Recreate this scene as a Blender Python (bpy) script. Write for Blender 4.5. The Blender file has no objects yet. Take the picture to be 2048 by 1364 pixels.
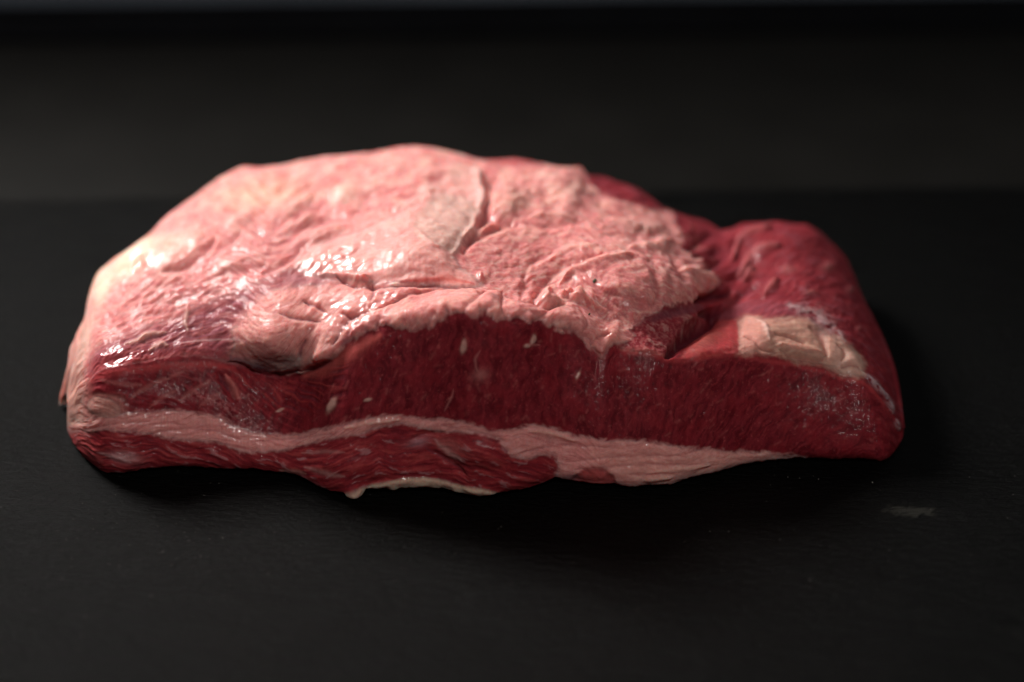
import bpy, math, random
import numpy as np
from mathutils import Vector

# ------------------------------------------------------------------ camera, world, lights
sc = bpy.context.scene
CY, CZ, PITCH, FPX = -0.660, 0.380, math.radians(30.0), 4818.0
cd = bpy.data.cameras.new("camera"); cam = bpy.data.objects.new("camera", cd)
sc.collection.objects.link(cam); sc.camera = cam
cam.location = (0, CY, CZ); cam.rotation_euler = (math.radians(90) - PITCH, 0, 0)
cd.sensor_width = 36.0; cd.lens = FPX * 36.0 / 2048.0
cd.clip_start = 0.01; cd.clip_end = 50
cd.dof.use_dof = True; cd.dof.focus_distance = 0.685; cd.dof.aperture_fstop = 3.8
sc.view_settings.view_transform = 'Standard'; sc.view_settings.look = 'None'
sc.view_settings.gamma = 1.0; sc.view_settings.exposure = 0.0
w = bpy.data.worlds.new("World"); sc.world = w; w.use_nodes = True
w.node_tree.nodes['Background'].inputs[0].default_value = (0.9, 0.95, 1.0, 1)
w.node_tree.nodes['Background'].inputs[1].default_value = 0.02

def area(name, loc, target, sx, sy, power, col):
    l = bpy.data.lights.new(name, 'AREA'); l.shape = 'RECTANGLE'; l.size = sx; l.size_y = sy
    l.energy = power; l.color = col
    o = bpy.data.objects.new(name, l); sc.collection.objects.link(o)
    o.location = loc
    o.rotation_euler = (Vector(target) - Vector(loc)).to_track_quat('-Z', 'Y').to_euler()
    return o
area("key_softbox", (-0.41, 0.39, 0.44), (-0.03, -0.03, 0.03), 0.22, 0.22, 9.8, (1.0, 0.96, 0.925))
area("fill_softbox", (0.10, -0.75, 0.95), (0, -0.05, 0.02), 0.17, 0.15, 4.5, (1.0, 0.97, 0.93))
area("back_softbox", (0.45, 0.80, 0.75), (0.05, -0.05, 0.0), 0.7, 0.3, 0.7, (1.0, 0.95, 0.86))

C = sc.collection

# ------------------------------------------------------------------ numeric helpers
def pix_rays(px, py):
    dx = (px - 1024.0) / FPX; dy = (682.0 - py) / FPX
    sp, cp = math.sin(PITCH), math.cos(PITCH)
    return dx, cp + dy * sp, -sp + dy * cp          # world x, y, z per unit depth
def at_z(px, py, z):                                 # horizontal distance from the lens at height z
    rx, ry, rz = pix_rays(px, py)
    return (z - CZ) / rz * ry
def at_h(px, py, h):
    rx, ry, rz = pix_rays(px, py)
    t = h / ry
    return rx * t, CY + ry * t, CZ + rz * t

def smooth(x): x = np.clip(x, 0, 1); return x * x * (3 - 2 * x)
def interp(pts, x):
    p = np.array(pts, float); return np.interp(x, p[:, 0], p[:, 1])
def _hash(ix, iy, seed):
    n = (ix.astype(np.int64) * 374761393 + iy.astype(np.int64) * 668265263 + seed * 1442695041) & 0x7fffffff
    n = ((n ^ (n >> 13)) * 1274126177) & 0x7fffffff
    n = (n ^ (n >> 16)) & 0xffff
    return n / 65535.0
def vnoise(x, y, seed=0):
    fx = np.floor(x); fy = np.floor(y); ix = fx.astype(np.int64); iy = fy.astype(np.int64)
    tx = x - fx; ty = y - fy
    out = 0
    gx = tx * tx * tx * (tx * (tx * 6 - 15) + 10); gy = ty * ty * ty * (ty * (ty * 6 - 15) + 10)
    def g(ax, ay):
        a = _hash(ix + ax, iy + ay, seed) * 6.28318
        return np.cos(a) * (tx - ax) + np.sin(a) * (ty - ay)
    n00 = g(0, 0); n10 = g(1, 0); n01 = g(0, 1); n11 = g(1, 1)
    a = n00 + (n10 - n00) * gx; b = n01 + (n11 - n01) * gx
    return (a + (b - a) * gy) * 1.5                  # about -1..1
def fbm(x, y, seed=0, octv=4, gain=0.5):
    s = 0; a = 1.0; t = 0
    for k in range(octv):
        s = s + a * vnoise(x * 2 ** k + 17.3 * k, y * 2 ** k - 9.1 * k, seed + k * 31); t += a; a *= gain
    return s / t
def rot(x, y, deg):
    a = math.radians(deg); c, s = math.cos(a), math.sin(a)
    return x * c + y * s, -x * s + y * c
def gblur(A, s):
    if s <= 0: return A
    r = int(3 * s) + 1; k = np.exp(-0.5 * (np.arange(-r, r + 1) / s) ** 2); k /= k.sum()
    for ax in (0, 1):
        P = np.pad(A, [(r, r) if a == ax else (0, 0) for a in (0, 1)], mode='reflect', reflect_type='odd')
        out = np.zeros_like(A)
        n = A.shape[ax]
        for i, kv in enumerate(k):
            out += kv * (P[i:i + n, :] if ax == 0 else P[:, i:i + n])
        A = out
    return A
def catmull(pts, n=6):
    P = [np.array(p, float) for p in pts]
    if len(P) < 3: return np.array(P)
    Q = [2 * P[0] - P[1]] + P + [2 * P[-1] - P[-2]]
    out = []
    for i in range(1, len(Q) - 2):
        for k in range(n):
            t = k / n
            out.append(0.5 * ((2 * Q[i]) + (-Q[i - 1] + Q[i + 1]) * t + (2 * Q[i - 1] - 5 * Q[i] + 4 * Q[i + 1] - Q[i + 2]) * t * t
                              + (-Q[i - 1] + 3 * Q[i] - 3 * Q[i + 1] + Q[i + 2]) * t ** 3))
    out.append(P[-1])
    return np.array(out)

# ------------------------------------------------------------------ outline of the piece
TOP = [(134,800),(136,765),(141,745),(150,705),(152,680),(165,650),(178,625),(183,590),(190,562),(205,538),(235,512),(270,490),
 (310,460),(345,422),(370,405),(400,385),(440,355),(470,340),(490,332),(512,335),(560,330),(600,322),(650,312),(700,308),(740,305),
 (770,300),(800,294),(830,291),(860,295),(900,303),(940,314),(970,320),(1000,319),(1030,317),(1060,322),(1100,330),(1130,334),
 (1158,333),(1167,337),(1172,350),(1200,353),(1230,362),(1270,375),(1300,395),(1320,412),(1335,420),(1380,435),(1410,442),
 (1425,450),(1440,462),(1460,460),(1485,448),(1520,446),(1560,444),(1585,450),(1610,449),(1630,460),(1650,478),(1680,505),
 (1700,540),(1720,590),(1745,640),(1760,670),(1785,730),(1797,780),(1803,820),(1807,860)]
BOT = [(134,850),(137,872),(143,890),(170,915),(205,945),(240,946),(290,938),(350,932),(400,934),(450,938),(500,937),(550,943),
 (590,948),(610,958),(640,975),(660,982),(690,985),(705,990),(720,985),(730,975),(760,972),(790,978),(800,972),(850,972),(890,974),
 (930,985),(960,990),(1000,985),(1050,978),(1090,965),(1110,955),(1150,962),(1190,968),(1230,968),(1260,974),(1300,970),
 (1340,969),(1380,955),(1430,945),(1480,930),(1540,920),(1600,915),(1680,918),(1720,916),(1760,922),(1785,921),(1797,908),
 (1802,885),(1807,866)]
EDGE = [(134,805),(150,775),(175,755),(210,742),(260,735),(330,724),(400,722),(440,724),(480,737),(520,748),(570,757),(600,754),
 (640,738),(680,712),(720,684),(760,665),(820,655),(870,640),(920,633),(1000,640),(1060,640),(1100,652),(1150,668),(1180,690),
 (1200,712),(1230,700),(1300,702),(1340,714),(1370,716),(1420,706),(1470,704),(1520,712),(1580,722),(1640,735),(1690,753),
 (1725,756),(1750,777),(1780,820),(1797,848),(1807,862)]
NX, NV = 1060, 520
s = np.linspace(0, 1, NX)
xc = 134.2 + (1806.6 - 134.2) * (s + 0.012 * np.sin(2 * np.pi * s) * -1)
T = interp(TOP, xc); B = interp(BOT, xc); E = interp(EDGE, xc)
k = np.exp(-0.5 * (np.arange(-3, 4) / 1.3) ** 2); k /= k.sum()
sm = lambda A: np.convolve(np.pad(A, 3, mode='edge'), k, mode='valid')
rag = lambda f, a, sd: a * fbm(xc * f, xc * 0 + sd, sd, 4, 0.6)
ends = smooth((xc - 134) / 40) * smooth((1806 - xc) / 30)
def sm1(A, s_):
    k_ = np.exp(-0.5 * (np.arange(-3 * s_, 3 * s_ + 1) / s_) ** 2); k_ /= k_.sum()
    return np.convolve(np.pad(A, 3 * s_, mode='reflect', reflect_type='odd'), k_, mode='valid')
es = smooth((xc - 140) / 120); T5 = sm1(T, 3)
T = sm(T) * (1 - es) + T5 * es + rag(0.02, 2.0, 3) * ends; B = sm(B) + rag(0.05, 3.2, 9) * ends; E = sm1(E, 4) + rag(0.03, 3, 5) * ends
v = np.linspace(0, 1, NV)[:, None]
X = np.repeat(xc[None, :], NV, 0); Y = B[None, :] + (T - B)[None, :] * v
EE = np.repeat(E[None, :], NV, 0); BB = np.repeat(B[None, :], NV, 0); TT = np.repeat(T[None, :], NV, 0)

# heights of the top as control points
LEAN = [(134,.003),(200,.010),(450,.016),(600,.020),(760,.013),(950,.012),(1100,.014),(1200,.016),(1400,.012),(1650,.013),(1750,.012),(1807,.002)]
hB = sm1(at_z(xc, B, 0.0012), 14)
hE = sm1(hB + interp(LEAN, xc), 14)
_, _, zE = at_h(xc, E, hE)
ctrl = []
for i in range(4, NX, 24): ctrl.append((xc[i], E[i], zE[i]))
ZT = [(134,.012),(150,.026),(190,.031),(260,.036),(345,.041),(480,.044),(650,.047),(830,.050),(960,.048),(1160,.046),(1180,.040),(1300,.036),
      (1430,.027),(1480,.029),(1560,.031),(1620,.029),(1700,.025),(1760,.019),(1790,.014),(1807,.006)]
for i in range(4, NX, 30): ctrl.append((xc[i], T[i], interp(ZT, xc[i])))
ctrl += [(300,620,.034),(300,530,.038),(450,640,.036),(540,700,.0345),(450,450,.044),(600,480,.046),(700,400,.048),(760,520,.051),
         (650,640,.041),(850,480,.0545),(880,590,.0495),(1000,520,.0500),(1000,600,.0485),(1110,570,.0455),(1250,560,.0475),(1200,450,.048),
         (1300,500,.045),(1380,570,.040),(1330,650,.037),(1395,650,.030),(1440,610,.0275),(1500,560,.029),(1600,560,.032),
         (1600,640,.031),(1520,670,.032),(1680,640,.028),(1700,690,.0265),(1420,500,.030)]
ctrl = np.array(ctrl)
def tps_fit(P, z, lam=2.0):
    n = len(P); d = np.hypot(P[:, None, 0] - P[None, :, 0], P[:, None, 1] - P[None, :, 1]) / 100
    K = np.where(d > 0, d * d * np.log(d + 1e-12), 0) + lam * 1e-3 * np.eye(n)
    Q = np.c_[np.ones(n), P / 100]
    A = np.block([[K, Q], [Q.T, np.zeros((3, 3))]])
    return np.linalg.solve(A, np.r_[z, 0, 0, 0])
wgt = tps_fit(ctrl[:, :2], ctrl[:, 2])
step = 4
Xs, Ys = X[::step, ::step], Y[::step, ::step]
def tps_eval(x, y):
    out = wgt[-3] + wgt[-2] * x / 100 + wgt[-1] * y / 100
    for (a, b), q in zip(ctrl[:, :2], wgt[:-3]):
        d2 = ((x - a) ** 2 + (y - b) ** 2) / 1e4
        out = out + q * 0.5 * d2 * np.log(d2 + 1e-12)
    return out
Ztop = tps_eval(X, Y)
# rolling off towards the far outline
Tw = sm1(T, 12); dT = (Y - Tw[None, :]) / (1 + np.abs(np.gradient(Tw, xc))[None, :] * 0.9)
Ztop = Ztop - 0.0030 * np.exp(-np.maximum(dT, 0) / 6.0) - 0.0022 * np.exp(-np.maximum(dT, 0) / 22.0)
Htop = at_z(X, Y, Ztop)
Bs = sm1(B, 9)[None, :]; Es = sm1(E, 7)[None, :]
fr = np.clip((Bs - Y) / np.maximum(Bs - Es, 1), 0, 1)
dB = np.maximum(BB - Y, 0); dBs = np.maximum(Bs - Y, 0)
Hfr = hB[None, :] + (hE - hB)[None, :] * (0.75 * fr + 0.25 * fr ** 2) - 0.0020 * (1 - np.exp(-dBs / 9.0)) * (1 - fr ** 3) * ends[None, :]
H = np.where(Y > Es, Hfr, Htop)
ha = at_z(xc, E - 14, tps_eval(xc, E - 14)); hb = at_z(xc, E, tps_eval(xc, E))
kink = sm1(np.clip((ha - hb) / 14 - (hE - hB) * 1.25 / np.maximum(B - E, 30), 0, 3e-4), 6)[None, :]
wk = 7 + 11 * smooth((X - 600) / 120) * smooth((1260 - X) / 60)
for w_, g_ in ((wk, kink),): H = H + g_ * w_ * .25 * np.clip(1 - np.abs(Y - Es) / w_, 0, 1) ** 2 * smooth((X - 150) / 60) * smooth((1790 - X) / 50)
H = gblur(H, 1.4)
H[0, :] = hB
PX, PY, PZ = at_h(X, Y, H)

# surface coordinates in mm for the grain of the tissue
du = np.zeros_like(PX)
seg = np.sqrt(np.diff(PX, axis=0) ** 2 + np.diff(PY, axis=0) ** 2 + np.diff(PZ, axis=0) ** 2) * 1000
V = np.vstack([np.zeros((1, NX)), np.cumsum(seg, 0)])
ie = np.argmin(np.abs(Y - EE), 0); V = V - V[ie, np.arange(NX)][None, :]
U = PX * 1000

# wobble the drawing plane so that no hand-set line stays straight
wx = 5.0 * fbm(U / 6, V / 6, 101, 3, .45); wy = 3.4 * fbm(U / 6, V / 6, 202, 3, .45)
GX, GY = X + wx, Y + wy

def bbox(pts, m):
    p = np.array(pts); return (GX > p[:, 0].min() - m) & (GX < p[:, 0].max() + m) & (GY > p[:, 1].min() - m) & (GY < p[:, 1].max() + m)
def dist_line(pts, x, y):
    d = np.full(x.shape, 1e9); tt = np.zeros(x.shape); n = len(pts) - 1
    for i in range(n):
        a = pts[i]; b = pts[i + 1]; ab = b - a; L = max(ab @ ab, 1e-9)
        t = np.clip(((x - a[0]) * ab[0] + (y - a[1]) * ab[1]) / L, 0, 1)
        q = np.hypot(x - a[0] - t * ab[0], y - a[1] - t * ab[1])
        m = q < d; d[m] = q[m]; tt[m] = (i + t[m]) / n
    return d, tt
def line(pts, wd, taper=True, curve=True):           # soft stroke mask
    p = catmull(pts) if curve and len(pts) > 2 else np.array(pts, float)
    m = bbox(p, wd * 3.2); out = np.zeros_like(GX)
    d, t = dist_line(p, GX[m], GY[m])
    ww = wd * (0.25 + 0.75 * np.sin(np.pi * np.clip(t, .02, .98)) ** .6) if taper else wd
    out[m] = np.exp(-(d / ww) ** 2)
    return out
def blob(cx, cy, rx, ry, a=0, p=2.0):
    m = bbox([(cx, cy)], max(rx, ry) * 2.6); out = np.zeros_like(GX)
    u, w_ = rot(GX[m] - cx, GY[m] - cy, a)
    out[m] = np.exp(-((u / rx) ** 2 + (w_ / ry) ** 2) ** (p / 2))
    return out
def sdf(pts, curve=False, m_=60):                    # signed distance, positive inside, in pixels
    p = np.array(pts, float)
    if curve: p = catmull(list(pts) + [pts[0]], 4)[:-1]
    m = bbox(p, m_); out = np.full(GX.shape, -1e3)
    x, y = GX[m], GY[m]; ins = np.zeros(x.shape, bool)
    n = len(p)
    for i in range(n):
        a, b = p[i], p[(i + 1) % n]
        if a[1] != b[1]:
            c = ((a[1] > y) != (b[1] > y)) & (x < (b[0] - a[0]) * (y - a[1]) / (b[1] - a[1]) + a[0])
            ins ^= c
    d, _ = dist_line(np.vstack([p, p[:1]]), x, y)
    out[m] = np.where(ins, d, -d)
    return out
soft = lambda d, f: smooth(d / f * .5 + .5)

# ------------------------------------------------------------------ tissue regions
SEAM_UP = [(120,846),(159,842),(197,832),(264,826),(335,821),(349,820),(393,827),(437,832),(467,852),(510,865),(540,870),(598,868),(642,858),
 (686,849),(732,838),(776,830),(820,835),(864,838),(923,843),(952,852),(981,861),(1025,861),(1055,851),(1084,852),(1113,858),(1143,870),
 (1191,879),(1264,882),(1323,887),(1367,896),(1440,902),(1528,905),(1600,913),(1640,930)]
SEAM_LO = [(120,862),(144,864),(203,861),(258,865),(305,870),(335,877),(393,882),(452,890),(481,905),(510,906),(569,902),(613,890),(659,879),
 (717,870),(761,858),(799,849),(835,855),(864,864),(893,864),(952,867),(996,879),(1011,896),(1025,914),(1055,920),(1084,911),(1108,911),
 (1116,930),(1111,950),(1108,1010)]
seam = sdf(SEAM_UP + [(1640, 1020), (1108, 1020)] + SEAM_LO[::-1][1:])
lowm = sdf([(100, 1020), (100, 862)] + SEAM_LO)
rim = sdf([(688,984),(700,978),(723,972),(761,964),(805,955),(849,953),(893,961),(923,970),(967,977),(1000,984),(1040,1010),(650,1010)])
redbit = sdf([(1150,950),(1175,938),(1205,936),(1225,950),(1235,972),(1140,972)])
FATEDGE = [(1560,250),(1440,455),(1425,455),(1395,462),(1368,473),(1366,498),(1405,520),(1434,552),(1443,570),(1422,584),(1396,599),(1367,608),(1323,614),
 (1317,628),(1281,644),(1262,660),(1274,670),(1260,685),(1231,696),(1212,702),(1203,717),(1190,706),(1172,685),(1153,672),(1127,661),(1100,652),(1060,640),
 (1000,640),(960,636),(915,634),(880,641),(850,657),(815,660),(790,655),(770,648),(740,662),(715,672),(700,690),(680,705),(655,722),(630,732),(600,748),(575,750),
 (540,745),(505,738),(470,728),(440,722),(400,712),(350,712),(290,722),(230,732),(195,745),(175,765),(165,800),(165,850),(60,850),(60,250)]
cap = sdf(FATEDGE, m_=2000)
tend = sdf([(1478,660),(1476,643),(1488,635),(1535,638),(1608,636),(1628,649),(1646,664),(1690,687),(1711,705),(1725,728),(1724,749),(1705,753),
            (1684,746),(1652,730),(1593,723),(1549,707),(1505,706),(1476,705),(1479,680)], m_=80)
chunk = sdf([(1362,717),(1375,690),(1408,662),(1440,642),(1475,640),(1478,705),(1430,714),(1400,724)])
lump = sdf([(1262,662),(1283,642),(1320,624),(1360,611),(1400,608),(1418,622),(1408,645),(1372,665),(1352,690),(1336,713),(1300,706),(1240,698),(1262,684),(1274,672)])
side = sdf([(1325,395),(1368,473),(1366,498),(1405,520),(1434,552),(1443,570),(1422,584),(1430,628),(1475,640),(1535,634),(1608,632),(1650,660),(1695,685),
            (1727,728),(1735,752),(1760,780),(1785,820),(1800,850),(1830,850),(1830,400),(1500,400)], m_=300)
sliver = sdf([(1164,330),(1200,340),(1270,360),(1325,395),(1350,424),(1300,418),(1260,406),(1225,398),(1200,385),(1180,366)])
flap = sdf([(592,528),(608,505),(640,488),(690,470),(745,438),(800,412),(850,380),(900,358),(935,345),(950,336),(962,345),(964,370),(966,400),(962,425),
            (950,448),(932,470),(920,490),(905,505),(915,530),(945,552),(962,566),(950,572),(900,570),(840,566),(790,562),(745,566),(715,566),(690,560),(650,552),(612,545)])
under = sdf([(838,484),(826,460),(836,430),(858,400),(890,385),(925,392),(945,400),(962,412),(950,448),(932,470),(920,490),(905,507),(880,500),(860,492)])
memb = sdf([(172,742),(192,700),(250,668),(340,640),(430,602),(520,562),(585,535),(640,552),(665,566),(600,572),(545,580),(505,608),(480,640),(462,660),
            (470,690),(462,722),(420,716),(350,714),(290,724),(230,734),(190,748)])
nodule = sdf([(175,800),(190,794),(212,796),(230,806),(240,822),(232,834),(205,832),(180,824)], curve=True)

j1 = fbm(U / 3, V / 3, 501, 2, .5); j2 = fbm(U / 2.4, V / 1.4, 502, 3, .5)
cap = cap + 9 * j1 * smooth((X - 480) / 200) + 3 * j1; seam = seam + 7 * j2; lowm = lowm + 7 * fbm(U / 2, V / 1, 503, 4, .6); tend = tend + 6 * j1; flap = flap + 5 * j2
pad_j = 10 * j1
REG = np.full(X.shape, 'lean', dtype='<U6')
isfat = cap > 0
REG[isfat] = 'cap'
REG[side > 0] = 'side'; REG[sliver > 0] = 'side'
REG[(lump > 0)] = 'lump'; REG[chunk > 0] = 'chunk'; REG[tend > 0] = 'tend'
REG[seam > 0] = 'seam'; REG[lowm > 0] = 'low'; REG[rim > 0] = 'rim'; REG[nodule > 0] = 'nod'
REG[flap > 0] = 'flap'; REG[(memb > 0) & (REG == 'cap')] = 'memb'

# ------------------------------------------------------------------ colour (albedo, some crevice shade and highlights painted in) and relief
COL = np.zeros(X.shape + (3,)); D = np.zeros_like(X); WET = np.where(Y > EE, .45, .06 + .10 * smooth((X - 850) / 200))
def paint(mask, col, k=1.0):
    m = np.clip(mask * k, 0, 1)[..., None]; COL[:] = COL * (1 - m) + np.array(col) * m
FAT = (.68,.245,.23); CREAM = (.72,.38,.31); BEIGE = (.64,.30,.25); ROSE = (.52,.13,.13); RED = (.36,.045,.05)
LEAN = (.190,.014,.022); LEANB = (.29,.027,.036); PURP = (.24,.065,.085); DARKP = (.12,.035,.05); GREYP = (.40,.28,.27); PALE = (.72,.45,.38)

n1 = fbm(U / 9, V / 9, 1, 5, .55); n2 = fbm(U / 3, V / 3, 2, 4, .6); n3 = fbm(U / 1.2, V / 1.2, 3, 3, .6)
warpU = U + 1.8 * fbm(U / 9, V / 9, 11, 2); warpV = V + 1.8 * fbm(U / 9, V / 9, 12, 2)
def fib(ang, L, W, seed, octv=3):
    a, b = rot(warpU, warpV, ang); return fbm(a / L, b / W, seed, octv, .55)

# fat cap -----------------------------------------------------------
capM = soft(cap, 4)
COL[:] = LEAN
paint(capM, FAT)
net = 1 - np.abs(fbm(warpU / 5.5, warpV / 4.5, 21, 4, .55)) * 3.2
paint(capM * smooth((net - .35) / .6), ROSE, .75)
paint(capM * smooth((n1 - .05) / .35), CREAM, .45)
paint(capM * smooth((fib(24, 9, 1.6, 33) - .08) / .3), ROSE, .55)
paint(capM * smooth((fib(24, 7, 1.1, 34) - .12) / .25), PALE, .55)
f1 = fbm(warpU / 1.9, warpV / 1.5, 601, 4, .65); f2 = fbm(U / .8, V / .7, 602, 3, .6)
paint(capM * smooth((f1 - .02) / .25), ROSE, .42); paint(capM * smooth((-f1 - .05) / .25), (.74,.40,.34), .45); paint(capM * smooth((f2 - .15) / .25), ROSE, .35)
D += capM * (.00022 * f1 + .00006 * f2)
D += capM * smooth((X - 880) / 120) * smooth((700 - Y) / 60) * (.0007 * fbm(U / 3.2, V / 3.6, 651, 3, .5))
bk = smooth((470 - Y) / 80) * capM; D += bk * (.0011 * fbm(U / 6, V / 7, 621, 3, .55) + .0003 * f1); paint(bk * smooth((fbm(U / 5, V / 8, 622, 3) - .02) / .2), ROSE, .45); paint(bk * smooth((-fbm(U / 5, V / 8, 622, 3) - .02) / .2), (.74,.42,.34), .4)
D += capM * (0.00080 * n1 + 0.00030 * n2)
D -= capM * 0.00018 * smooth((net - .5) / .5)
D += capM * 0.00016 * fib(24, 8, 1.3, 33)

# lean front face ---------------------------------------------------
leanM = 1 - capM
su = warpU + V * (-.15 - .75 * smooth((X - 1150) / 500)) + 1.2 * fbm(U / 3, V / 3, 44, 2); fv = fbm(su / 1.7, V / 5.5, 41, 3, .5); fv2 = fbm(su / .7, V / 2.2, 42, 3, .5); fgr = fbm(U / .9, V / .9, 43, 3)
bl = fbm(su / 5, V / 7, 631, 3, .55); paint(leanM * smooth((bl + .02) / .25), (.110,.005,.010), .60)
paint(leanM * smooth((fv + .1) / .4), LEANB, .42)
paint(leanM * smooth((fv2 - .10) / .35), (.37,.045,.046), .28)
paint(leanM * smooth((-fv - .06) / .25), (.095,.006,.010), .45)
paint(leanM * smooth((fgr - .30) / .2), (.40,.075,.075), .45)
paint(leanM * smooth((n2 - .3) / .25), (.46,.10,.10), .30); paint(leanM * smooth((n1 + .05) / .4), (.26,.016,.024), .5)
D += leanM * (0.00008 * fv + 0.00022 * n1)
gz = smooth((fbm(U / 9, V / 7, 611, 2) + .05) / .3); D += leanM * (gz * .00009 * fbm(su / .7, V / 1.3, 612, 3, .6) + .00003 * fbm(su / 1.4, V / 5, 613, 3, .6))
paint(leanM * smooth((fbm(su / .9, V / 4, 614, 3, .5) - .12) / .2), (.095,.004,.008), .28)
# the edge of the cap stands proud of the cut face
D += 0.0011 * smooth(cap / 10) * smooth((60 - (EE - Y)) / 60) * (X > 640) * (X < 1240)

# left part of the cut face: strands that run towards the lower left
lf = soft(sdf([(165,850),(165,760),(210,742),(300,728),(420,722),(540,752),(600,765),(560,800),(600,860),(540,870),(440,832),(349,820),(200,832)]), 20)
q = fib(-28, 9, 1.1, 51)
paint(lf * leanM * smooth((q - .05) / .3), LEANB, .7); D += lf * leanM * .0004 * q
for pts in [[(262,796),(285,778),(318,763),(338,758)],[(338,758),(352,746),(364,742)],[(200,760),(240,768),(282,770)],[(360,800),(392,778),(420,760)],[(300,815),(330,790),(350,782)],
            [(452,750),(462,768),(476,790),(482,796)],[(400,812),(425,795),(440,785)]]:
    paint(line(pts, 5), (.46,.14,.13), .5)
paint(line([(452,750),(462,768),(476,790),(482,796)], 6), (.50,.13,.12), .8); D += line([(452,752),(462,768),(476,790)], 6) * .0008
D -= line([(436,745),(456,775),(475,805)], 7) * .0010
paint(line([(440,752),(458,780)], 6), DARKP, .5)
for cx, cy, rx, ry, a in [(420,800,30,10,20),(450,815,28,9,30),(500,850,30,10,25),(395,790,20,8,0)]:
    paint(blob(cx, cy, rx, ry, a) * smooth((n3 + .25) / .5), (.44,.16,.16), .6); D += blob(cx, cy, rx, ry, a) * n3 * .0006
rimE = np.exp(-((Y - EE - 7 - 3 * n2) / 5.0) ** 2) * leanM * np.maximum(smooth((480 - X) / 40) * smooth((X - 160) / 20), smooth((X - 1230) / 40) * smooth((1790 - X) / 30) * .7); paint(rimE, (.44,.050,.055), .75)
# bright lean rim under the cap on the slope at the left of the arch
paint(line([(610,752),(650,738),(690,712),(725,690),(760,672)], 15), (.50,.09,.08), .75)
paint(line([(180,752),(240,742),(330,733),(420,728),(470,735)], 10), (.40,.045,.05), .7)
# slanted strands in the trough right of the pocket
tr = soft(sdf([(450,735),(520,760),(600,765),(700,715),(680,790),(600,830),(520,800)]), 25)
q = fib(-32, 10, .9, 52)
paint(tr * leanM * smooth((q - .03) / .25), (.38,.05,.05), .6); paint(tr * leanM * smooth((-q - .08) / .25), DARKP, .4); D += tr * leanM * .0006 * q

# marbling and pale flecks in the cut face
FLECK = [(926,692,6,13,12),(1066,680,5,11,25),(663,811,6,15,28),(1053,692,6,4,0),(735,800,7,3,-20),(560,820,8,3,-20),(1156,750,3,9,20)]
for cx, cy, rx, ry, a in FLECK:
    b = np.clip(blob(cx, cy, rx, ry, a, 3.2) * 1.4, 0, 1); paint(b, (.56,.30,.25), .85); D += b * .0004
rng = random.Random(5)
for i in range(150):
    x0 = rng.uniform(620, 1770); y0 = rng.uniform(670, 890)
    if y0 < interp(EDGE, x0) + 16 or y0 > interp(SEAM_UP, x0) - 6: continue
    L = rng.uniform(4, 15); an = math.radians(rng.choice([75, 60, 95, 20]) + rng.uniform(-18, 18))
    if x0 > 1250: an = math.radians(rng.uniform(15, 60))
    ln = line([(x0, y0), (x0 + L * math.cos(an), y0 - L * math.sin(an))], rng.uniform(1.6, 3.2), False)
    paint(ln, (.46,.12,.11), rng.uniform(.1, .35)); D += ln * .0001
for pts in [[(905,780),(900,800),(890,822)],[(960,700),(950,720),(955,745)],[(1055,690),(1080,690)]]:
    paint(line(pts, 2.6), (.50,.16,.15), .55)

# fat seam ----------------------------------------------------------
sM = soft(seam, 6)
paint(sM, (.78,.31,.29))
q = fib(4, 14, .8, 61); q2 = fib(8, 9, 1.8, 62)
paint(sM * smooth((q - .05) / .25), ROSE, .55); paint(sM * smooth((q2 - .05) / .3), (.82,.36,.33), .4); paint(sM * smooth((-q2 - .15) / .2), ROSE, .4)
paint(sM * soft(sdf([(1180,900),(1440,905),(1600,914),(1600,980),(1300,990),(1240,960)]), 30), CREAM, .45)
D += sM * (.0002 * smooth(seam / 12) + .00015 * q + .0003 * q2 + .00025 * f1)
paint(sM * smooth((f1 - .02) / .25), (.62,.22,.20), .4); paint(sM * smooth((f2 - .15) / .2), (.72,.36,.30), .4)
for pts in [[(180,856),(240,846),(300,842)],[(300,868),(360,858),(430,862),(480,880)],[(520,884),(600,876),(660,868)],[(880,850),(950,862),(1010,880)],
            [(1040,905),(1120,890),(1220,895)],[(1130,925),(1250,912),(1360,912)],[(1150,940),(1260,930),(1400,928)],[(1260,950),(1330,945),(1420,935)]]:
    paint(line(pts, 2.5), (.44,.12,.12), .35); D -= line(pts, 4.5) * .0003
for pts in [[(690,856),(740,846),(800,840)],[(1060,862),(1100,866),(1150,882)],[(1300,945),(1360,940),(1420,930)],[(1290,958),(1340,955)]]:
    paint(line(pts, 5), CREAM, .5); D += line(pts, 5) * .0006
# lower muscle ------------------------------------------------------
lM = soft(lowm, 5) * (1 - soft(seam, 5))
paint(lM, (.27,.022,.030))
q = fib(-14, 10, .9, 71); q2 = fib(-22, 6, 1.8, 72)
paint(lM * smooth((q - .02) / .25), (.42,.06,.06), .6); paint(lM * smooth((-q - .1) / .2), (.13,.012,.02), .55)
paint(lM * smooth((q2 - .22) / .2), (.46,.20,.21), .6)
D += lM * (.0003 * q + .0005 * q2 + .0001 * n3)
paint(blob(252, 915, 28, 11, 10), (.52,.26,.26), .75); paint(line([(195,905),(235,915),(262,925)], 4), (.55,.30,.30), .6)
paint(line([(610,935),(650,945),(690,952)], 6), (.55,.27,.25), .5); paint(line([(604,905),(650,903),(690,905)], 4), (.50,.20,.19), .5)
paint(line([(560,940),(590,943),(610,948)], 4), BEIGE, .6)
paint(line([(875,882),(900,905),(925,918)], 7), (.56,.28,.26), .75); paint(blob(905, 890, 34, 12, 20), (.50,.13,.12), .6)
paint(blob(835, 885, 22, 9, -10), (.42,.22,.25), .6); D -= line([(820,880),(850,870),(890,866)], 6) * .0008
D += blob(960, 905, 50, 26, 10) * .0022 + blob(720, 930, 80, 22, 0) * .0012
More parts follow.
